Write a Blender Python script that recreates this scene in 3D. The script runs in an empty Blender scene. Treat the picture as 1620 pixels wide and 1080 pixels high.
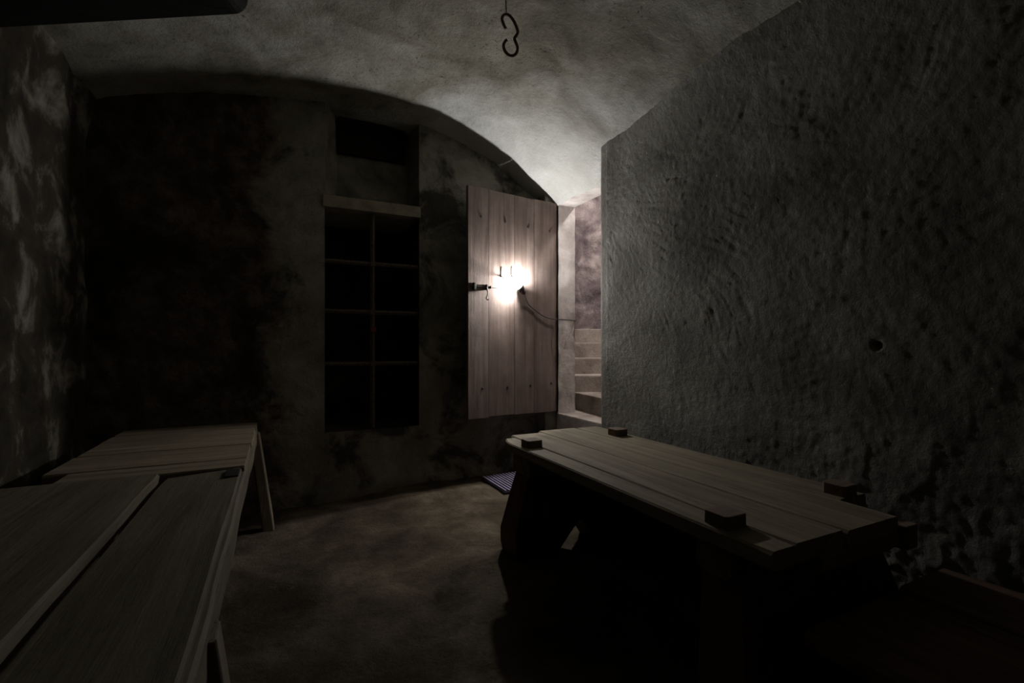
import bpy, math
import numpy as np

C = bpy.context.scene
COL = C.collection

# ------------------------------------------------------------------ camera, world, exposure
H = 1.10                       # camera height
YAW = math.radians(26.3)       # camera looks this far to the right of the room's axis
cam = bpy.data.objects.new('camera', bpy.data.cameras.new('camera'))
COL.objects.link(cam)
cam.location = (0, 0, H)
cam.rotation_euler = (math.pi / 2, 0, -YAW)
cam.data.sensor_width = 36
cam.data.lens = 36 * 750 / 1620
cam.data.shift_y = 8 / 1620
cam.data.clip_start = 0.02
C.camera = cam
w = bpy.data.worlds.new('world')
w.use_nodes = True
w.node_tree.nodes['Background'].inputs[0].default_value = (0, 0, 0, 1)
w.node_tree.nodes['Background'].inputs[1].default_value = 0
C.world = w
C.view_settings.view_transform = 'Standard'
C.view_settings.look = 'None'
C.view_settings.exposure = 0.0
C.view_settings.gamma = 1
C.view_settings.use_curve_mapping = False
BULB_STRENGTH = 1850.0
BULB_COLOR = (1.0, 0.985, 0.965)

# ------------------------------------------------------------------ noise and mesh helpers
_rng = np.random.RandomState(7)
_perm = np.concatenate([_rng.permutation(256)] * 3)
_g = _rng.normal(size=(256, 3)); _g /= np.linalg.norm(_g, axis=1)[:, None]

def pn(P):
    P = np.asarray(P, float)
    i = np.floor(P).astype(int); f = P - i; i &= 255
    u = f * f * f * (f * (f * 6 - 15) + 10)
    r = np.zeros(len(P))
    for dx in (0, 1):
        wx = u[:, 0] if dx else 1 - u[:, 0]
        for dy in (0, 1):
            wy = u[:, 1] if dy else 1 - u[:, 1]
            for dz in (0, 1):
                wz = u[:, 2] if dz else 1 - u[:, 2]
                h = _perm[_perm[_perm[(i[:, 0] + dx) & 255] + ((i[:, 1] + dy) & 255)] + ((i[:, 2] + dz) & 255)]
                r += wx * wy * wz * np.einsum('ij,ij->i', _g[h], f - np.array([dx, dy, dz]))
    return r * 1.6

def fbm(P, octs=4, gain=0.5):
    P = np.asarray(P, float); a = 1; r = 0
    for k in range(octs):
        r = r + a * pn(P * 2 ** k + 17.3 * k); a *= gain
    return r

def sstep(a, b, x):
    t = np.clip((x - a) / (b - a), 0, 1)
    return t * t * (3 - 2 * t)

class MB:
    """collects verts and faces (several shapes of ONE part)"""
    def __init__(s): s.v = []; s.f = []
    def add(s, v, f):
        n = len(s.v); s.v += [tuple(map(float, p)) for p in v]; s.f += [tuple(i + n for i in q) for q in f]
    def box(s, x0, x1, y0, y1, z0, z1):
        s.add([(x, y, z) for x in (x0, x1) for y in (y0, y1) for z in (z0, z1)],
              [(0, 1, 3, 2), (4, 6, 7, 5), (0, 4, 5, 1), (2, 3, 7, 6), (0, 2, 6, 4), (1, 5, 7, 3)])
        return s
    def tube(s, pts, r, n=8, caps=True):
        pts = np.asarray(pts, float); m = len(pts)
        rr = np.full(m, r) if np.isscalar(r) else np.asarray(r, float)
        T = np.gradient(pts, axis=0); T /= np.linalg.norm(T, axis=1)[:, None] + 1e-12
        up = np.array([0, 0, 1.0]) if abs(T[0][2]) < .9 else np.array([1.0, 0, 0])
        a = np.cross(T[0], up); a /= np.linalg.norm(a)
        V = []
        for k in range(m):
            a = a - T[k] * a.dot(T[k]); a /= np.linalg.norm(a) + 1e-12
            b = np.cross(T[k], a)
            for j in range(n):
                t = 2 * math.pi * j / n
                V.append(pts[k] + rr[k] * (math.cos(t) * a + math.sin(t) * b))
        F = [(k * n + j, k * n + (j + 1) % n, (k + 1) * n + (j + 1) % n, (k + 1) * n + j) for k in range(m - 1) for j in range(n)]
        if caps: F += [tuple(range(n))[::-1], tuple(range((m - 1) * n, m * n))]
        s.add(V, F); return s
    def prism(s, poly, z0, z1):
        n = len(poly)
        s.add([(p[0], p[1], z0) for p in poly] + [(p[0], p[1], z1) for p in poly],
              [tuple(range(n))[::-1], tuple(range(n, 2 * n))] + [(i, (i + 1) % n, n + (i + 1) % n, n + i) for i in range(n)])
        return s
    def build(s, name, mat, parent=None, smooth=False, bevel=0.0, xf=None):
        V = np.array(s.v)
        if xf is not None: V = xf(V)
        if parent is not None: V = V - np.array(BASE[parent.name])
        me = bpy.data.meshes.new(name)
        me.from_pydata([tuple(p) for p in V], [], s.f); me.materials.append(mat)
        return link(name, me, parent, smooth, bevel)

BASE = {}
def link(name, me, parent=None, smooth=False, bevel=0.0):
    import bmesh
    bm = bmesh.new(); bm.from_mesh(me)
    bmesh.ops.recalc_face_normals(bm, faces=bm.faces)
    if bevel:
        bmesh.ops.bevel(bm, geom=[e for e in bm.edges if len(e.link_faces) == 2 and e.calc_face_angle(0) > .6],
                        offset=bevel, segments=2, affect='EDGES', profile=.6)
    bm.to_mesh(me); bm.free()
    if smooth: me.polygons.foreach_set('use_smooth', [True] * len(me.polygons))
    o = bpy.data.objects.new(name, me); COL.objects.link(o)
    if parent is not None: o.parent = parent; BASE[o.name] = BASE[parent.name]
    else: BASE[o.name] = (0, 0, 0)
    return o

def sheet(name, P, mat, parent=None):
    """P: (nu, nv, 3) array of points -> smooth grid mesh"""
    nu, nv = P.shape[:2]
    V = P.reshape(-1, 3).astype(np.float32)
    i, j = np.meshgrid(np.arange(nu - 1), np.arange(nv - 1), indexing='ij')
    a = (i * nv + j).ravel()
    F = np.stack([a, a + nv, a + nv + 1, a + 1], 1).astype(np.int32)
    return V, F

def grids(name, parts, mat, parent=None, smooth=True):
    VS, FS, n = [], [], 0
    for P in parts:
        V, F = sheet(name, P, mat); VS.append(V); FS.append(F + n); n += len(V)
    V = np.concatenate(VS); F = np.concatenate(FS)
    if parent is not None: V = V - np.array(BASE[parent.name], np.float32)
    me = bpy.data.meshes.new(name)
    me.vertices.add(len(V)); me.vertices.foreach_set('co', V.ravel())
    me.loops.add(F.size); me.loops.foreach_set('vertex_index', F.ravel())
    me.polygons.add(len(F)); me.polygons.foreach_set('loop_start', np.arange(0, F.size, 4, dtype=np.int32))
    me.polygons.foreach_set('use_smooth', np.full(len(F), smooth))
    me.update(calc_edges=True); me.validate(); me.materials.append(mat)
    o = bpy.data.objects.new(name, me); COL.objects.link(o); BASE[o.name] = (0, 0, 0)
    if parent is not None: o.parent = parent
    return o

def flat(origin, du, dv, nu, nv, amp=0.006, freq=4.0, octs=4, nrm=None):
    """a displaced rectangle origin + s*du + t*dv"""
    o = np.array(origin, float); du = np.array(du, float); dv = np.array(dv, float)
    if nrm is None: nrm = np.cross(du, dv)
    nrm = np.array(nrm, float); nrm /= np.linalg.norm(nrm)
    s, t = np.meshgrid(np.linspace(0, 1, nu), np.linspace(0, 1, nv), indexing='ij')
    P = o + s[..., None] * du + t[..., None] * dv
    d = amp * fbm(P.reshape(-1, 3) * freq, octs).reshape(nu, nv)
    return P + d[..., None] * nrm

def thing(name, label, cat, loc, group=None):
    o = bpy.data.objects.new(name, None); COL.objects.link(o); o.location = loc
    o.empty_display_size = .05
    BASE[o.name] = tuple(loc); o['label'] = label; o['category'] = cat; o['kind'] = 'thing'
    if group: o['group'] = group
    return o
def struct_empty(name, loc, label=None):
    o = bpy.data.objects.new(name, None); COL.objects.link(o); o.location = loc
    BASE[o.name] = tuple(loc); o['kind'] = 'structure'
    if label: o['label'] = label
    return o
def struct(o, label=None):
    o['kind'] = 'structure'
    if label: o['label'] = label
    return o

# ------------------------------------------------------------------ materials
def new_mat(name):
    m = bpy.data.materials.new(name); m.use_nodes = True
    nt = m.node_tree; b = nt.nodes['Principled BSDF']
    return m, nt, b
def N(nt, t, **kw):
    n = nt.nodes.new(t)
    for k, v in kw.items():
        if k in n.inputs: n.inputs[k].default_value = v
        else: setattr(n, k, v)
    return n
def ramp(nt, fac, stops):
    r = nt.nodes.new('ShaderNodeValToRGB'); e = r.color_ramp.elements
    while len(e) < len(stops): e.new(.5)
    for el, (p, c) in zip(e, stops):
        el.position = p; el.color = (c[0], c[1], c[2], 1) if not np.isscalar(c) else (c, c, c, 1)
    nt.links.new(fac, r.inputs[0]); return r.outputs[0]
def mixc(nt, fac, a, b, mode='MIX'):
    m = nt.nodes.new('ShaderNodeMix'); m.data_type = 'RGBA'; m.blend_type = mode
    for s, v in ((0, fac), (6, a), (7, b)):
        if hasattr(v, 'links') or isinstance(v, bpy.types.NodeSocket): nt.links.new(v, m.inputs[s])
        elif s == 0: m.inputs[0].default_value = v
        else: m.inputs[s].default_value = (v[0], v[1], v[2], 1)
    return m.outputs[2]
def math_(nt, op, a, b=None, clamp=False):
    m = nt.nodes.new('ShaderNodeMath'); m.operation = op; m.use_clamp = clamp
    for k, v in ((0, a), (1, b)):
        if v is None: continue
        if isinstance(v, bpy.types.NodeSocket): nt.links.new(v, m.inputs[k])
        else: m.inputs[k].default_value = v
    return m.outputs[0]
def noise(nt, co, scale, detail=8, rough=.6, dist=0.0):
    n = N(nt, 'ShaderNodeTexNoise', Scale=scale, Detail=detail, Roughness=rough, Distortion=dist)
    nt.links.new(co, n.inputs['Vector']); return n.outputs[0]
def coords(nt, scale=(1, 1, 1), rnd=False, rot=(0, 0, 0)):
    tc = nt.nodes.new('ShaderNodeTexCoord'); mp = nt.nodes.new('ShaderNodeMapping')
    nt.links.new(tc.outputs['Object'], mp.inputs[0]); mp.inputs['Scale'].default_value = scale
    mp.inputs['Rotation'].default_value = rot
    if rnd:
        oi = nt.nodes.new('ShaderNodeObjectInfo'); v = nt.nodes.new('ShaderNodeVectorMath'); v.operation = 'SCALE'
        cx = nt.nodes.new('ShaderNodeCombineXYZ')
        for k in range(3): nt.links.new(oi.outputs['Random'], cx.inputs[k])
        nt.links.new(cx.outputs[0], v.inputs[0]); v.inputs['Scale'].default_value = 37.0
        a = nt.nodes.new('ShaderNodeVectorMath'); nt.links.new(tc.outputs['Object'], a.inputs[0]); nt.links.new(v.outputs[0], a.inputs[1])
        nt.links.new(a.outputs[0], mp.inputs[0])
    return mp.outputs[0]
def bump(nt, b, h, strength=1.0, dist=.01, prev=None):
    n = N(nt, 'ShaderNodeBump'); n.inputs['Strength'].default_value = strength; n.inputs['Distance'].default_value = dist
    nt.links.new(h, n.inputs['Height'])
    if prev is not None: nt.links.new(prev, n.inputs['Normal'])
    nt.links.new(n.outputs[0], b.inputs['Normal']); return n.outputs[0]

def plaster(name, lo, mid, hi, patch=2.2, speck=.35, bdist=.012, bscale=28, fdist=.003, fscale=140, speckcol=(.05, .045, .035), rough=.95, extra=None):
    m, nt, b = new_mat(name); co = coords(nt)
    col = ramp(nt, noise(nt, co, patch, 9, .62, .4), [(.33, lo), (.5, mid), (.66, hi)])
    sp = ramp(nt, noise(nt, co, 46, 6, .7), [(.56, 0.0), (.68, 1.0)])
    big = ramp(nt, noise(nt, co, 3.1, 4, .5), [(.42, 0.15), (.62, 1.0)])
    col = mixc(nt, math_(nt, 'MULTIPLY', math_(nt, 'MULTIPLY', sp, big), speck), col, speckcol)
    if extra: col = extra(nt, co, col)
    nt.links.new(col, b.inputs['Base Color'])
    b.inputs['Roughness'].default_value = rough; b.inputs['Specular IOR Level'].default_value = .15
    p = bump(nt, b, noise(nt, co, bscale, 10, .68), 1.0, bdist)
    bump(nt, b, noise(nt, co, fscale, 6, .7), 1.0, fdist, p)
    return m

def wood(name, dark, mid, light, axis='Y', gs=1.0, bdist=.004, rough=.8, dirt=.5, crack=.7):
    m, nt, b = new_mat(name)
    sc = {'X': (1.2, 22, 22), 'Y': (22, 1.2, 22), 'Z': (22, 22, 1.2)}[axis]
    co = coords(nt, tuple(s * gs for s in sc), True)
    iso = coords(nt, (1, 1, 1), True)
    g = noise(nt, co, 1.0, 10, .65, .6)
    col = ramp(nt, g, [(.3, dark), (.5, mid), (.72, light)])
    blot = ramp(nt, noise(nt, iso, 5, 6, .6), [(.35, .0), (.65, 1.0)])
    col = mixc(nt, math_(nt, 'MULTIPLY', blot, dirt), col, tuple(c * .5 for c in mid))
    fine = noise(nt, co, 5.0, 5, .7)
    ck = ramp(nt, fine, [(.62, 0.0), (.70, 1.0)])
    col = mixc(nt, math_(nt, 'MULTIPLY', ck, crack), col, tuple(c * .25 for c in dark))
    nt.links.new(col, b.inputs['Base Color'])
    b.inputs['Roughness'].default_value = rough; b.inputs['Specular IOR Level'].default_value = .25
    h = math_(nt, 'SUBTRACT', g, math_(nt, 'MULTIPLY', ck, .5))
    p = bump(nt, b, h, .8, bdist)
    bump(nt, b, noise(nt, iso, 90, 4, .6), .5, .0015, p)
    return m

def metal(name, c1, c2, rough=.6, metallic=.7):
    m, nt, b = new_mat(name); co = coords(nt)
    col = ramp(nt, noise(nt, co, 40, 6, .65), [(.38, c1), (.62, c2)])
    nt.links.new(col, b.inputs['Base Color']); b.inputs['Metallic'].default_value = metallic
    b.inputs['Roughness'].default_value = rough
    bump(nt, b, noise(nt, co, 160, 4, .6), .6, .0015)
    return m

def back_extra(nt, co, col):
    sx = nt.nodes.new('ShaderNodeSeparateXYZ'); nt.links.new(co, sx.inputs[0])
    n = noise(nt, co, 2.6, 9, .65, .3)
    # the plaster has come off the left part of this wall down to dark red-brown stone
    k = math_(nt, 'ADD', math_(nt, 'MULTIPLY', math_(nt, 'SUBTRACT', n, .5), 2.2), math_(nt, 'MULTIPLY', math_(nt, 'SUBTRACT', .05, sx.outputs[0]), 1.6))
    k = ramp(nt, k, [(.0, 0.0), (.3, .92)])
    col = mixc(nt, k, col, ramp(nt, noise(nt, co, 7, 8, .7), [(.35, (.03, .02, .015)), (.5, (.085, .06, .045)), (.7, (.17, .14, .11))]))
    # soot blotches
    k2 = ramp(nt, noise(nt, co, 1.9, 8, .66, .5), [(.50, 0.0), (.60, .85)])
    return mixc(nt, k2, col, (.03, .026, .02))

M = {}
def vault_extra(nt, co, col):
    # lime wash tinted paler above the door, darker elsewhere, to steepen the light's falloff
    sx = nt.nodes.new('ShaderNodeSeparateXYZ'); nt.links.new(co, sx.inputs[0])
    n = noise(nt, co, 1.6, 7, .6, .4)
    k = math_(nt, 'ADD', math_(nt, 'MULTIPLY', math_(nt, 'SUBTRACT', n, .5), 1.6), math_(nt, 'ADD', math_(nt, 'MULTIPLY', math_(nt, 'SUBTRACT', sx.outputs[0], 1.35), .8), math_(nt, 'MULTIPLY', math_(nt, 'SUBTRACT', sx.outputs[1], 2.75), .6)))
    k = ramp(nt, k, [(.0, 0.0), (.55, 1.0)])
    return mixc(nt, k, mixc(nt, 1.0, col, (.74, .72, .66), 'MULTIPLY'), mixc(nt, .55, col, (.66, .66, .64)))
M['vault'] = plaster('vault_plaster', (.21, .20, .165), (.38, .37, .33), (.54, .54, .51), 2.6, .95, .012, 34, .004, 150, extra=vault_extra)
M['right'] = plaster('trowelled_plaster', (.17, .165, .145), (.285, .275, .245), (.40, .39, .355), 2.0, .5, .010, 42, .004, 130)
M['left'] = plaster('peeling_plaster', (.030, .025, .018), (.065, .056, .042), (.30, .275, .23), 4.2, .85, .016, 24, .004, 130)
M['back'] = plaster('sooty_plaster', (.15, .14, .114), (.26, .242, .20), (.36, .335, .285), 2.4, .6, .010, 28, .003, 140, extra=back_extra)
M['niche'] = plaster('niche_plaster', (.10, .09, .07), (.19, .175, .14), (.28, .26, .22), 4, .6, .006, 30, .002, 140)
M['dark'] = plaster('shade_black_recess', (.012, .010, .008), (.025, .021, .017), (.06, .05, .04), 3, .6, .008, 28, .003, 140)
M['white'] = plaster('whitewash', (.36, .315, .295), (.54, .49, .465), (.68, .64, .61), 5, .4, .006, 30, .0015, 150, speckcol=(.2, .17, .15))
M['stair_wall'] = plaster('purple_rubble_wall', (.09, .072, .076), (.20, .165, .165), (.40, .345, .33), 4.0, .6, .022, 20, .004, 110)
M['step'] = plaster('worn_stone', (.20, .17, .145), (.33, .285, .25), (.44, .39, .35), 4, .5, .008, 34, .003, 140)
M['floor'] = plaster('earth_floor', (.042, .032, .021), (.095, .075, .05), (.19, .155, .108), 2.3, .65, .020, 40, .004, 150, (.03, .024, .017))
M['lintel'] = plaster('pale_lintel', (.20, .175, .13), (.30, .27, .205), (.38, .35, .27), 6, .6, .004, 40, .002, 140)
M['table'] = wood('scrubbed_table_wood', (.135, .106, .066), (.24, .20, .132), (.335, .29, .205), 'Y', 1, .003, dirt=.35)
M['table_leg'] = wood('red_brown_leg_wood', (.07, .035, .025), (.13, .07, .05), (.20, .12, .085), 'Z', 1, .004)
M['batten'] = wood('brown_batten_wood', (.10, .065, .045), (.20, .14, .10), (.30, .22, .16), 'X', 1, .004)
M['bench'] = wood('grey_bench_wood', (.08, .067, .045), (.14, .121, .084), (.20, .175, .126), 'Y', 1, .004, dirt=.35)
M['bench_x'] = wood('grey_cross_board_wood', (.12, .092, .056), (.215, .175, .117), (.31, .26, .185), 'X', 1, .004, dirt=.3)
M['bench_z'] = wood('grey_leg_wood', (.11, .085, .06), (.20, .163, .115), (.28, .235, .175), 'Z', 1, .004)
M['low'] = wood('red_brown_bench_wood', (.075, .042, .03), (.135, .08, .056), (.19, .125, .088), 'Y', 1, .004)
M['door'] = wood('door_wood', (.10, .070, .057), (.20, .150, .128), (.29, .233, .208), 'Z', .8, .002, dirt=.55, crack=.5)
M['black'] = wood('blackened_beam_wood', (.006, .005, .004), (.012, .011, .009), (.02, .018, .015), 'X', 1, .003)
M['shutter'] = wood('rusty_board', (.008, .006, .005), (.018, .012, .010), (.05, .03, .022), 'X', 1, .003)
M['iron'] = metal('black_iron', (.02, .018, .016), (.055, .048, .042), .75, .2)
M['rust'] = metal('rusty_iron', (.08, .048, .028), (.19, .115, .065), .8, .1)
M['bar'] = metal('grimy_bar_iron', (.06, .045, .03), (.115, .09, .062), .8, .1)
M['red'] = metal('red_lacquer', (.10, .015, .01), (.18, .03, .02), .6, .0)
M['grate'] = metal('blue_grey_grate', (.17, .16, .24), (.30, .28, .40), .6, .1)
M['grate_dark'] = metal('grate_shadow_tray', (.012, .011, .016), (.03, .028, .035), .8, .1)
M['steel'] = metal('plated_steel', (.35, .33, .3), (.5, .48, .45), .35, .9)
M['cord'] = metal('dark_cord', (.025, .02, .018), (.05, .042, .038), .8, 0)
mb_, nt_, b_ = new_mat('lit_bulb_glass')
b_.inputs['Base Color'].default_value = (.9, .9, .9, 1)
b_.inputs['Emission Color'].default_value = (*BULB_COLOR, 1); b_.inputs['Emission Strength'].default_value = BULB_STRENGTH
M['bulb'] = mb_

# ------------------------------------------------------------------ the vault
_kx = np.array([-1.30, -1.07, -.53, .0, .30, .60, 1.05, 1.414, 1.776, 2.04, 2.24, 2.40])
_kz = np.array([2.50, 2.645, 2.80, 2.895, 2.93, 2.945, 2.915, 2.815, 2.66, 2.52, 2.365, 2.22])
_pc = np.polyfit(_kx, _kz, 5)
def vz(x): return np.polyval(_pc, x)
X0, X1, XD = -1.07, 2.04, 2.24      # left wall, right wall, doorway plane
YB, YP, YF = 3.81, 2.73, -1.3       # back wall, end of the right wall, wall behind the camera

xs = np.linspace(-1.16, 2.245, 170); ys = np.concatenate([np.linspace(YF - .05, .4, 30)[:-1], np.linspace(.4, 4.14, 200)])
gx, gy = np.meshgrid(xs, ys, indexing='ij')
P = np.stack([gx, gy, vz(gx)], -1); Q = P.reshape(-1, 3)
d = .012 * fbm(Q * 1.3, 3) + .007 * fbm(Q * 7, 4) + .004 * np.abs(fbm(Q * 22, 3))
# soft ribs left by the formwork, running with the vault's axis
d += .006 * np.sin(Q[:, 0] * 14 + 1.2 * pn(Q * 1.5)) * sstep(.8, 1.8, Q[:, 0])
nz = -1.0
P[..., 2] += nz * d.reshape(P.shape[:2])
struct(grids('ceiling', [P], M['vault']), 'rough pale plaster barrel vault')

# ------------------------------------------------------------------ right wall: one sheet that turns the corner into the doorway
L1 = np.concatenate([np.linspace(YF, .25, 40)[:-1], np.linspace(.25, YP - .03, 300)])
path = [(X1, y, -1, 0) for y in L1]
for k in range(1, 7):
    t = k / 6 * math.pi / 2
    path.append((X1 + .03 * (1 - math.cos(t)), YP - .03 + .03 * math.sin(t), -math.cos(t), math.sin(t)))
path += [(x, YP, 0, 1) for x in np.linspace(X1 + .045, 2.45, 26)]
path = np.array(path); zz = np.linspace(-.03, 2.72, 290)
pth = np.repeat(path[:, None, :], len(zz), 1)
P = np.stack([pth[..., 0], pth[..., 1], np.broadcast_to(zz, pth.shape[:2])], -1)
Q = P.reshape(-1, 3)
cy, cz = 2.45, 2.05
dy, dz = cy - Q[:, 1], Q[:, 2] - cz
wob = fbm(Q * 1.1, 2)
th = np.arctan2(dz + .25 * wob, dy + .5); rr = np.hypot(dz, dy + .5)
S1 = np.stack([th * 26 + 1.5 * wob, rr * 3.2, np.zeros_like(th)], 1)
S2 = np.stack([th * 60 + 2.5 * wob, rr * 8, np.ones_like(th) * 4], 1)
strokes = .55 * (1 - 2 * np.abs(pn(S1))) + .6 * (1 - 2 * np.abs(pn(S2)))
d = .007 * fbm(Q * 1.8, 2) + .0030 * strokes * (.5 + .8 * np.clip(pn(Q * 1.3 + 5) + .4, 0, 1)) + .0014 * fbm(Q * 22, 3) + .0016 * np.abs(fbm(Q * 28, 3))
d += .11 * sstep(2.1, 2.75, Q[:, 2]) ** 1.5 * sstep(2.65, 1.7, Q[:, 1])
low = sstep(1.0, .25, Q[:, 2]) * sstep(2.2, .8, Q[:, 1])
d += low * (.005 * fbm(Q * 13 + 3, 3) + .006 * np.abs(pn(Q * 22)))
hole = np.hypot((Q[:, 1] - .998) / .014, (Q[:, 2] - 1.104) / .012)
d -= .05 * sstep(1.3, .6, hole)
d *= np.where(Q[:, 1] > YP - .08, .45, 1.0)
nn = pth[..., 2:4].reshape(-1, 2)
Q = Q + np.stack([nn[:, 0] * d, nn[:, 1] * d, np.zeros_like(d)], 1)
struct(grids('wall_right', [Q.reshape(P.shape)], M['right']), 'coarse trowel-marked plaster wall')

# ------------------------------------------------------------------ left wall and the wall behind the camera
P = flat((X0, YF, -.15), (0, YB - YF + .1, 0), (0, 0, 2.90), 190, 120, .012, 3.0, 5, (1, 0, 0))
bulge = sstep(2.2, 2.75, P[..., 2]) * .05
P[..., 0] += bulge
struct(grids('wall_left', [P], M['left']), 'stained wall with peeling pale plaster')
struct(grids('wall_front', [flat((X0 - .1, YF, -.15), (3.4, 0, 0), (0, 0, 3.0), 20, 20, .01, 3)], M['back']))

# ------------------------------------------------------------------ back wall with the tall niche
NX0, NX1 = .3165, 1.036        # niche opening
NB, NT, NL = .455, 2.15, 2.24  # foot of barred opening, underside and top of lintel
def wallpatch(x0, x1, z0, ztop, nx, nzv):
    s, t = np.meshgrid(np.linspace(x0, x1, nx), np.linspace(0, 1, nzv), indexing='ij')
    top = vz(s) + .05 if ztop is None else np.full_like(s, ztop)
    z = z0 + t * (top - z0)
    P = np.stack([s, np.full_like(s, YB), z], -1); Q = P.reshape(-1, 3)
    d = .010 * fbm(Q * 2.2, 3) + .006 * fbm(Q * 10, 4)
    d += sstep(.15, -.2, Q[:, 0]) * .012 * fbm(Q * 7 + 9, 3)
    edge = np.minimum(np.abs(Q[:, 0] - NX0), np.abs(Q[:, 0] - NX1))
    d *= .25 + .75 * sstep(0, .12, edge)
    d += .05 * sstep(.22, .0, Q[:, 2] + .05 * pn(Q * 3))        # a low rough footing
    P[..., 1] -= d.reshape(P.shape[:2]); return P
def quad(a, b, c, dd, n=10, m=24, amp=.004):
    a, b, c, dd = (np.array(p, float) for p in (a, b, c, dd))
    s, t = np.meshgrid(np.linspace(0, 1, n), np.linspace(0, 1, m), indexing='ij'); s = s[..., None]; t = t[..., None]
    P = (1 - s) * (1 - t) * a + s * (1 - t) * b + s * t * c + (1 - s) * t * dd
    nr = np.cross(b - a, dd - a); nr /= np.linalg.norm(nr)
    e = (np.minimum(s, 1 - s) * np.minimum(t, 1 - t) * 16)[..., 0]
    return P + (np.clip(e, 0, 1) * amp * fbm(P.reshape(-1, 3) * 9, 3).reshape(P.shape[:2]))[..., None] * nr
YN = 4.05; YS = 4.42
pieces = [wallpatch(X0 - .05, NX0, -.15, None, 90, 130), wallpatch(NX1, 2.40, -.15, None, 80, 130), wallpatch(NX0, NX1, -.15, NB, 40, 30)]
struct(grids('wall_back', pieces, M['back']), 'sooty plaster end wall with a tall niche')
bx0, bx1, tz = .43, 1.0, 3.02
niche = [quad((NX0, YB, NL), (bx0, YN, NL), (bx0, YN, tz), (NX0, YB, tz)),
         quad((bx1, YN, NL), (NX1, YB, NL), (NX1, YB, tz), (bx1, YN, tz)),
         quad((bx0, YN, NL - .05), (bx1, YN, NL - .05), (bx1, YN, tz), (bx0, YN, tz), 24, 24, .006),
         ]
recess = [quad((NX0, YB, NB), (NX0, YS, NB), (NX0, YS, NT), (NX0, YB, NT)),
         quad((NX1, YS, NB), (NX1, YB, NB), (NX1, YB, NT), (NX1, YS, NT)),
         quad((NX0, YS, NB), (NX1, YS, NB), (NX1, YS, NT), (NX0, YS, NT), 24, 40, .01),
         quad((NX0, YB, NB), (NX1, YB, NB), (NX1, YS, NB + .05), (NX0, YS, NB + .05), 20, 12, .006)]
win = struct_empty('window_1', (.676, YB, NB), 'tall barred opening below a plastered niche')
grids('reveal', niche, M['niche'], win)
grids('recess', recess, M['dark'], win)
mb = MB().box(NX0 - .015, NX1 + .012, YB - .012, YS, NT, NL)
mb.build('lintel', M['lintel'], win, bevel=.006)
xm = .672
def bar(p0, p1, wd, name='bar'):
    p0 = np.array(p0); p1 = np.array(p1); n = 9
    m = MB(); t = np.linspace(0, 1, n)[:, None]; pts = p0 * (1 - t) + p1 * t
    pts = pts + .0025 * np.stack([pn(pts * 9 + k * 7) for k in range(3)], 1)
    m.tube(pts, wd / math.sqrt(2) * 1.05, 6); return m.build(name, M['bar'], win)
bar((xm, YB + .045, NB), (xm, YB + .045, NT), .026)
for z0 in (.967, 1.372, 1.752):
    bar((NX0, YB + .04, z0), (NX1, YB + .04, z0), .024)
for z0 in (.967, 1.372, 1.752):
    MB().box(xm - .02, xm + .02, YB + .018, YB + .06, z0 - .02, z0 + .02).build('bar_collar', M['bar'], win, bevel=.005)
MB().tube([(xm, YB + .03, 1.235), (xm, YB + .012, 1.235), (xm, YB + .004, 1.235)], [.026, .028, .018], 12).build('red_boss', M['red'], win)['label'] = 'dark red boss on the upright bar'

hatch = thing('shutter_board', 'dark rusty framed board closing the top of the plastered niche', 'shutter', (.70, YN - .03, 2.655))
MB().box(.455, .955, YN - .022, YN + .01, 2.675, 2.925).build('panel', M['shutter'], hatch, bevel=.004)
fr = MB(); fy0, fy1 = YN - .045, YN + .005
fr.box(.436, .973, fy0, fy1, 2.652, 2.685).box(.436, .973, fy0, fy1, 2.91, 2.945).box(.436, .468, fy0, fy1, 2.685, 2.91).box(.941, .973, fy0, fy1, 2.685, 2.91)
fr.build('frame', M['shutter'], hatch, bevel=.004)

# ------------------------------------------------------------------ floor
gx, gy = np.meshgrid(np.linspace(-1.2, 2.34, 190), np.concatenate([np.linspace(YF - .05, .6, 30)[:-1], np.linspace(.6, 3.9, 200)]), indexing='ij')
P = np.stack([gx, gy, np.zeros_like(gx)], -1); Q = P.reshape(-1, 3)
d = .012 * fbm(Q * 1.6, 3) + .006 * fbm(Q * 9, 3) + .004 * np.abs(fbm(Q * 30, 2))
P[..., 2] += d.reshape(gx.shape) - .008 - .06 * sstep(1.25, -.05, gx)
struct(grids('floor', [P], M['floor']), 'uneven trodden earth floor')

# ------------------------------------------------------------------ doorway, stairs and stairwell
sn, cs = math.sin(YAW), math.cos(YAW)
def cw(r, f): return (r * cs + f * sn, -r * sn + f * cs)      # point from right / forward distances along the stair's own axis
TH = .506
struct(grids('trim_1', [flat((XD, 3.60, TH - .5), (.175, 0, 0), (0, 0, 2.4), 16, 90, .006, 7),
                        flat((XD + .175, 3.60, TH - .5), (.0, .25, 0), (0, 0, 2.4), 8, 40, .003, 7)], M['white']), 'whitewashed door jamb')
mb = MB().box(XD, XD + .18, YP - .2, 3.75, 2.362, 2.95)
struct(mb.build('trim_2', M['white'], bevel=.008), 'whitewashed door lintel')
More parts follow.
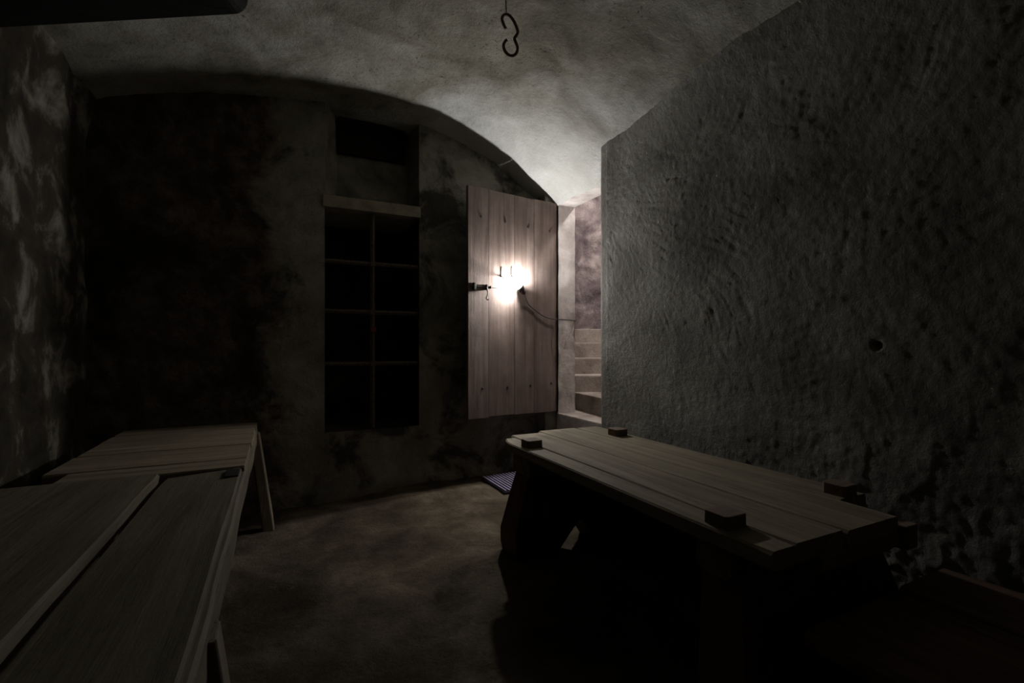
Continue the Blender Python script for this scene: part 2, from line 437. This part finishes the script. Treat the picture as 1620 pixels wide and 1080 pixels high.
# rough masonry between door and jamb, and the riser under the threshold
def rubble(x0, x1, y0, y1, z0, z1, nx, nzv, amp=.012):
    A = flat((x0, y0, z0), (x1 - x0, 0, 0), (0, 0, z1 - z0), nx, nzv, amp, 9, 4)
    B = flat((x1, y0, z0), (0, y1 - y0, 0), (0, 0, z1 - z0), 8, nzv, amp * .3, 9, 4)
    Cc = flat((x0, y0, z0), (0, y1 - y0, 0), (0, 0, z1 - z0), 8, nzv, amp * .3, 9, 4)
    return [A, B, Cc]
struct(grids('trim_3', rubble(2.13, XD + .004, 3.648, YB + .1, -.03, 2.5, 14, 120), M['back']), 'rough masonry edge behind the door hinges')
stair = struct_empty('staircase', (2.4, 3.2, 0), 'worn stone steps climbing away behind the door')
MB().box(XD, 3.5, YP - .05, 4.6, -.05, TH).build('step', M['step'], stair, bevel=.012)
far = 5.75
rl, rrt = .50, 1.75
p = [(2.37, 2.70), (2.475, 3.337), (2.54, 3.76), cw(rl, 4.60), cw(rl, far), cw(rrt, far), cw(rrt, 3.2)]
MB().prism(p, TH - .06, .664).build('step', M['step'], stair, bevel=.012)
z = .664
for k, f in enumerate((4.54, 4.82, 5.10, 5.38)):
    z2 = .664 + .159 * (k + 1)
    p = [cw(rl, f), cw(rl, far), cw(rrt, far), cw(rrt, f)]
    MB().prism(p, z2 - .22, z2).build('step', M['step'], stair, bevel=.012)
def up(p, z): return (p[0], p[1], z)
fe = 5.55; zt = 3.3
sw = []
def vwall(a, b, z0, z1, n, m, amp): return flat(up(a, z0), (b[0] - a[0], b[1] - a[1], 0), (0, 0, z1 - z0), n, m, amp, 5, 5)
sw.append(vwall(cw(.535, 4.36), cw(.535, fe + .1), 0, zt, 20, 60, .006))
sw.append(vwall(cw(.45, fe), cw(rrt + .05, fe), 0, zt, 70, 150, .03))
sw.append(vwall(cw(rrt, fe + .1), cw(rrt, 2.9), 0, zt, 20, 40, .02))
sw.append(vwall((2.42, YP - .02), cw(rrt + .1, 2.95), 0, zt, 20, 30, .01))
a, b_2, c_, d_ = cw(rl, fe + .1), cw(rrt + .1, fe + .1), cw(rrt + .1, 2.6), cw(rl, 4.0)
sw.append(quad(up(a, zt), up(b_2, zt), up(c_, zt), up(d_, zt), 20, 20, .01))
sw.append(vwall((2.42, 2.6), (2.42, 3.75), 2.37, zt, 12, 12, .003))
struct(grids('wall_stairwell', sw, M['stair_wall']), 'purple-grey rubble wall of the stairwell')

ld = bpy.data.lights.new('stair_lamp', 'POINT'); ld.energy = 110; ld.color = (1, .95, .90); ld.shadow_soft_size = .06
lo = bpy.data.objects.new('stair_lamp', ld); COL.objects.link(lo); lo.location = (3.05, 3.25, 3.15)

# ------------------------------------------------------------------ the plank door, standing open against the back wall
hx, hy = 2.234, 3.614
ax, ay = -.9915, -.130
def dxf(V):
    """door frame (s along the door from the hinge, t out of its face, z) -> world"""
    V = np.asarray(V, float)
    return np.stack([hx + V[:, 0] * ax + V[:, 1] * .130, hy + V[:, 0] * ay - V[:, 1] * .9915, V[:, 2]], 1)
def door_s(px):
    u = (px - 810) / 750; dx, dy = sn + u * cs, cs - u * sn
    # hx + s ax = d dx ; hy + s ay = d dy
    A = np.array([[ax, -dx], [ay, -dy]]); s, dd = np.linalg.solve(A, [-hx, -hy]); return s, dd
def door_pt(px, py, t=0.0):
    s, dd = door_s(px); return (s, t, H + (548 - py) / 750 * dd)
door = struct_empty('door_1', (hx, hy, .525), 'low brown plank door standing open')
DZ0, DZ1, DW = .525, 2.373, .90
cuts = [0.004] + [door_s(p)[0] for p in (845, 814, 773)] + [DW]
for k in range(4):
    s0, s1 = cuts[k] + .0012, cuts[k + 1] - .0012
    o = .0012 * (k % 2)
    m = MB(); m.box(s0, s1, -.034, o, DZ0 + .004 * ((k * 7) % 3), DZ1 - .003 * ((k * 5) % 3))
    m.build('plank', M['door'], door, bevel=.002, xf=dxf)
for (px, py) in ((761, 343), (799, 351), (835, 360), (869, 366), (763, 614), (803, 612), (839, 609), (872, 606)):
    s, t, z = door_pt(px, py)
    MB().tube([(s, -.002, z), (s, .003, z), (s, .005, z)], [.011, .011, .005], 8).build('nail', M['iron'], door, xf=dxf)
# sliding bolt
lat = MB()
s0, _, zb = door_pt(744, 452); s1 = door_pt(786, 456)[0]
lat.tube([(s0 + .012, .022, zb), ((s0 + s1) / 2, .022, zb - .002), (s1, .02, zb - .004)], [.0055, .0055, .003], 8)
latch = lat.build('latch_bolt', M['iron'], door, xf=dxf)
for px, hh, ww in ((748.5, .032, .010), (768, .024, .006), (774, .012, .005)):
    s, _, _ = door_pt(px, 453)
    MB().box(s - ww, s + ww, 0, .032, zb - hh, zb + hh * .8).build('latch_bracket', M['iron'], door, bevel=.004, xf=dxf)
pp = [door_pt(x, y, t) for x, y, t in ((767, 455, .03), (767.5, 462, .04), (767.2, 467, .042), (765, 472, .042), (766.5, 475, .045), (768, 474, .05))]
MB().tube(pp, [.0055, .005, .005, .005, .0055, .005], 8).build('latch_handle', M['iron'], door, xf=dxf)
# two coat hooks, the lamp hangs on them
for px in (793.5, 809.5):
    s, _, zt_ = door_pt(px, 423); zb_ = door_pt(px, 439)[2]
    m = MB(); m.box(s - .007, s + .007, 0, .004, zb_, zt_)
    hk = m.build('coat_hook', M['steel'], door, bevel=.0015, xf=dxf)
    q = [(s, .003, zb_ + .012), (s, .02, zb_ - .008), (s, .036, zb_ - .018), (s, .05, zb_ - .012), (s, .056, zb_ + .004)]
    MB().tube(q, [.004, .004, .004, .004, .005], 8).build('hook_prong', M['steel'], hk, xf=dxf)

# ------------------------------------------------------------------ the lit bulb
sb, _, zbulb = door_pt(814, 452)
tb = .05
bc = dxf([(sb, tb, zbulb)])[0]
lamp = thing('hanging_bulb', 'bare lit light bulb hung on the plank door by its dark cord', 'lamp', tuple(bc))
# axis of the bulb: cap end points down, away from the latch and a little to the door
ad = np.array([-.74, -.10, -.66]); ad /= np.linalg.norm(ad)
c0 = np.array([sb, tb, zbulb])
prof = [(-.0275, .003), (-.026, .009), (-.021, .018), (-.012, .025), (.0, .0275), (.010, .0255), (.016, .022)]
MB().tube([c0 + ad * a for a, r in prof], [r for a, r in prof], 18).build('bulb', M['bulb'], lamp, smooth=True, xf=dxf)
prof = [(.0165, .028), (.019, .035), (.036, .035), (.060, .028), (.066, .020), (.092, .019), (.098, .012), (.105, .005)]
MB().tube([c0 + ad * a for a, r in prof], [r for a, r in prof], 16).build('socket', M['cord'], lamp, smooth=True, xf=dxf)
e = c0 + ad * .10
cpts = [dxf([e])[0], dxf([door_pt(834, 480, .012)])[0], dxf([door_pt(845, 490, .010)])[0], dxf([door_pt(857, 499, .012)])[0], dxf([door_pt(868, 503.5, .016)])[0], dxf([door_pt(880, 505, .02)])[0]]
def ray(px, py, d):
    u = (px - 810) / 750; return np.array([(sn + u * cs) * d, (cs - u * sn) * d, H + (548 - py) / 750 * d])
cpts += [ray(890, 505.5, 4.20), ray(900, 506, 4.215), ray(909.5, 507, 4.24), np.array([2.432, 3.64, 1.335]), np.array([2.47, 3.74, 1.33]), np.array([2.52, 3.85, 1.33])]
def smooth_path(pts, n=6):
    pts = np.array(pts); out = []
    Pd = np.vstack([2 * pts[0] - pts[1], pts, 2 * pts[-1] - pts[-2]])
    for i in range(len(pts) - 1):
        p0, p1, p2, p3 = Pd[i:i + 4]
        for t in np.linspace(0, 1, n, endpoint=False):
            out.append(.5 * (2 * p1 + (p2 - p0) * t + (2 * p0 - 5 * p1 + 4 * p2 - p3) * t * t + (3 * p1 - p0 - 3 * p2 + p3) * t ** 3))
    out.append(pts[-1]); return np.array(out)
MB().tube(smooth_path(cpts), .0042, 6).build('cord', M['cord'], lamp, smooth=True)

# ------------------------------------------------------------------ planks
def plank_mb(axis, a0, a1, b0, b1, z0, z1, n=16, wob=.003, seed=0, ch=.006, tilt=0.0, round_far=0.0):
    """a board running along axis ('X' or 'Y') from a0 to a1, b0..b1 across, chamfered and slightly uneven"""
    m = MB(); t = np.linspace(a0, a1, n); k8 = 8
    V = []
    for i, a in enumerate(t):
        j = [wob * pn(np.array([[a * 3.1 + seed * 5.7, q * 3.3, seed * 1.3]]))[0] for q in range(4)]
        l, r, zt2, zb2 = b0 + j[0] * 1.3, b1 + j[1] * 1.3, z1 + j[2] * .6, z0 + j[3] * .6
        if round_far and i >= n - 2: l += round_far * (1 if i == n - 1 else .25)
        ec = ch * (1.0 if 0 < i < n - 1 else 1.5)
        prof = [(l + ec, zb2), (r - ec, zb2), (r, zb2 + ec), (r, zt2 - ec), (r - ec, zt2), (l + ec, zt2), (l, zt2 - ec), (l, zb2 + ec)]
        for (b, z) in prof:
            z += tilt * (b - b1)
            V.append((b, a, z) if axis == 'Y' else (a, b, z))
    F = [(i * k8 + j, i * k8 + (j + 1) % k8, (i + 1) * k8 + (j + 1) % k8, (i + 1) * k8 + j) for i in range(n - 1) for j in range(k8)]
    F += [tuple(range(k8)), tuple(range((n - 1) * k8, n * k8))]
    m.add(V, F); return m
def leg_mb(top, foot, w0, w1, d0, d1, n=7):
    """a square-cut splayed leg, wider at the foot"""
    m = MB(); top = np.array(top); foot = np.array(foot); V = []
    for i, t in enumerate(np.linspace(0, 1, n)):
        c = top * (1 - t) + foot * t; wx = (w0 * (1 - t) + w1 * t) / 2; wy = (d0 * (1 - t) + d1 * t) / 2
        if i == n - 1: wx *= .9; wy *= .9
        e = .2
        for sx, sy in ((-1, -1 + e), (-1 + e, -1), (1 - e, -1), (1, -1 + e), (1, 1 - e), (1 - e, 1), (-1 + e, 1), (-1, 1 - e)):
            V.append((c[0] + sx * wx, c[1] + sy * wy, c[2]))
    F = [(i * 8 + j, i * 8 + (j + 1) % 8, (i + 1) * 8 + (j + 1) % 8, (i + 1) * 8 + j) for i in range(n - 1) for j in range(8)]
    F += [tuple(range(8)), tuple(range((n - 1) * 8, n * 8))]
    m.add(V, F); return m

# ------------------------------------------------------------------ the table by the right wall
TZ = .59
tab = thing('plank_table', 'low heavy plank table with leg tenons through its top by the trowelled wall', 'table', (1.46, 1.6, 0))
plank_mb('Y', .768, 2.37, 1.095, 1.1945, TZ - .05, TZ, 22, .003, 1, round_far=.035).build('plank', M['table'], tab)
plank_mb('Y', .772, 2.44, 1.1965, 1.408, TZ - .05, TZ + .001, 22, .003, 2).build('plank', M['table'], tab)
plank_mb('Y', .765, 2.50, 1.4125, 1.676, TZ - .05, TZ, 22, .003, 3).build('plank', M['table'], tab)
plank_mb('Y', .935, 2.49, 1.681, 1.84, TZ - .05, TZ - .002, 22, .003, 4).build('plank', M['table'], tab)
plank_mb('X', 1.115, 1.80, 2.06, 2.24, TZ - .14, TZ - .048, 8, .003, 5, .01).build('batten', M['batten'], tab)
plank_mb('X', 1.115, 1.72, .90, 1.02, TZ - .14, TZ - .048, 8, .003, 6, .01).build('batten', M['batten'], tab)
plank_mb('X', 1.30, 1.68, .765, .825, TZ - .10, TZ - .049, 8, .002, 7, .008).build('batten', M['batten'], tab)
MB().box(1.683, 1.745, .745, .80, TZ - .10, TZ - .028).build('batten_end', M['batten'], tab, bevel=.004)
def trestle(yt, yf, dep_t, dep_f, tens):
    """one end of the table: a thick board leaning outwards, its foot cut out to an inverted V"""
    out = [(1.155, TZ - .05), (1.115, .36), (1.075, .13), (1.085, .05), (1.10, -.006), (1.325, -.006), (1.40, .09), (1.465, .17), (1.54, .09), (1.61, -.006), (1.89, -.006), (1.91, .05), (1.92, .13), (1.84, .36), (1.775, TZ - .05)]
    n = len(out); V = []
    for sd in (-.5, .5):
        for x, z in out:
            t = 1 - max(z, 0) / (TZ - .05)
            V.append((x, yt + (yf - yt) * t + sd * (dep_t + (dep_f - dep_t) * t), z))
    m = MB(); m.add(V, [tuple(range(n)), tuple(range(n, 2 * n))[::-1]] + [(i, (i + 1) % n, n + (i + 1) % n, n + i) for i in range(n)])
    o = m.build('leg', M['table_leg'], tab, bevel=.004)
    for (tx, ty, w_) in tens:
        leg_mb((tx, ty, TZ + .036), (tx, ty, TZ - .06), w_ * .97, w_, w_ * .97, w_, 3).build('tenon', M['batten'], o, bevel=.003)
trestle(2.16, 2.25, .12, .20, ((1.165, 2.13, .088), (1.765, 2.19, .088)))
trestle(.96, .88, .12, .18, ((1.158, .955, .088), (1.755, .975, .08)))

plank_mb('Y', 1.02, 2.14, 1.795, 1.83, -.004, .31, 16, .003, 9).build('added_screen_board', M['table_leg'], tab)  # added board; keeps the lit floor strip along the wall from showing

# ------------------------------------------------------------------ low bench nearer along the right wall
low = thing('low_bench', 'low red-brown plank bench at the near end of the plank table', 'bench', (1.53, .1, 0))
LZ = .40
plank_mb('Y', -.75, .73, 1.17, 1.61, LZ - .045, LZ, 18, .003, 11).build('plank', M['low'], low)
plank_mb('Y', -.75, .74, 1.628, 1.90, LZ - .045, LZ, 18, .003, 12).build('plank', M['low'], low)
for y0 in (-.55, .52):
    plank_mb('X', 1.2, 1.87, y0 - .05, y0 + .05, LZ - .11, LZ - .043, 6, .002, 13, .008).build('batten', M['low'], low)
    for x0 in (1.25, 1.82):
        leg_mb((x0, y0, LZ - .10), (x0 + (-.04 if x0 < 1.5 else .04), y0 + (.06 if y0 > 0 else -.06), -.004), .08, .10, .08, .10).build('leg', M['low'], low, bevel=.004)

# ------------------------------------------------------------------ the long bench by the left wall
bn = thing('long_bench', 'long grey plank bench running beside the peeling wall to the far corner', 'bench', (-.5, 2.0, 0))
BZ = .59
plank_mb('Y', .30, 2.335, -1.03, -.424, BZ - .05, BZ, 26, .004, 21).build('plank', M['bench'], bn)
m = plank_mb('Y', .30, 2.318, -.405, -.135, BZ - .05, BZ - .004, 26, .004, 22, tilt=.055)
rp = m.build('plank', M['bench'], bn)
plank_mb('X', -.75, -.128, 2.325, 2.495, BZ - .05, BZ, 10, .003, 23).build('cross_board', M['bench_x'], bn)
for k, (y0, y1) in enumerate(((2.497, 2.84), (2.842, 3.18), (3.182, 3.40), (3.402, 3.62))):
    plank_mb('X', -.835 + .006 * (k % 2), -.128 + .004 * ((k * 3) % 2), y0, y1, BZ - .05, BZ + .0015 * (k % 2), 10, .003, 24 + k).build('cross_board', M['bench_x'], bn)
plank_mb('Y', .35, 3.58, -.15, -.120, BZ - .125, BZ - .022, 26, .004, 30, .008).build('side_rail', M['bench'], bn)
plank_mb('Y', .35, 3.58, -.83, -.80, BZ - .125, BZ - .051, 16, .003, 31, .006).build('side_rail', M['bench'], bn)
MB().box(-.190, -.140, 2.165, 2.285, BZ - .02, BZ + .0012).build('mortise_shade', M['black'], bn, bevel=.003)['label'] = 'square mortise, its shade a black block'  # solid block; its black colour stands in for the shade inside the mortise
for (tx, ty, fx, fy) in ((-.135, 3.50, -.052, 3.41), (-.80, 3.50, -.86, 3.41), (-.135, 1.10, -.075, 1.20), (-.80, 1.22, -.86, 1.34)):
    leg_mb((tx, ty, BZ - .05), (fx, fy, -.07), .06, .075, .085, .085).build('leg', M['bench_z'], bn, bevel=.004)

# ------------------------------------------------------------------ slotted grate on the floor under the door
gr = thing('floor_grate', 'blue-grey slotted grate lying on the earth floor below the door', 'grate', (1.8, 3.43, 0))
gx0, gx1, gy0, gy1 = 1.52, 2.10, 3.20, 3.645
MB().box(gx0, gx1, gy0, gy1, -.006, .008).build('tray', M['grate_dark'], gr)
k = 0; x = gx0 + .006
while x < gx1 - .014:
    MB().box(x, x + .014, gy0, gy1, .008, .024).build('slat', M['grate'], gr)
    x += .0295

# ------------------------------------------------------------------ iron hook in the vault
hd = 2.50      # hangs free; a thin spike behind the upper bend holds it in the plaster
def hp(x, y, off=0.0): return ray(720 + x * 180 / 1620, y * 180 / 1620, hd - off)
pts = [hp(722, 410), hp(690, 345), hp(668, 270), hp(685, 222), hp(730, 206), hp(785, 232), hp(840, 310),
       hp(880, 400), hp(892, 460), hp(872, 508), hp(846, 545), hp(862, 600), hp(888, 670), hp(882, 735), hp(845, 785), hp(795, 795),
       hp(740, 765), hp(700, 705), hp(690, 640), hp(712, 592), hp(735, 566)]
hk = MB().tube(smooth_path(pts, 5), .0078, 10).tube([hp(730, 208, -.002), hp(730, 212, -.06), hp(730, 216, -.12)], [.004, .003, .0025], 8).build('ceiling_hook', M['rust'], smooth=True)
hk['label'] = 'rusty iron double-looped hook hanging from the pale vault'; hk['category'] = 'hook'; hk['kind'] = 'thing'

# ------------------------------------------------------------------ black beam high on the left
bd = 1.6
pl = []
z_r, z_l = H + .70 * bd, H + .675 * bd
rl_, rr_ = -1.99, (393 - 810) / 750 * bd
def beampt(r, f, z): x_, y_ = cw(r, f); return (x_, y_, z)
prof = [(rl_, 2.16)] + [(rr_ - .045, z_r)] + [(rr_ - .045 + .045 * math.sin(t), z_r + .05 * (1 - math.cos(t))) for t in np.linspace(.3, math.pi / 2, 5)] + [(rr_, z_r + .15), (rl_, z_r + .15)]
m = MB(); n = len(prof)
m.add([beampt(r, bd, z) for r, z in prof] + [beampt(r, bd - .14, z) for r, z in prof],
      [tuple(range(n)), tuple(range(n, 2 * n))[::-1]] + [(i, (i + 1) % n, n + (i + 1) % n, n + i) for i in range(n)])
bo = m.build('overhead_beam', M['black'], bevel=.004)
bo['label'] = 'black beam with a rounded end sticking out of the stained wall under the vault'; bo['category'] = 'beam'; bo['kind'] = 'thing'
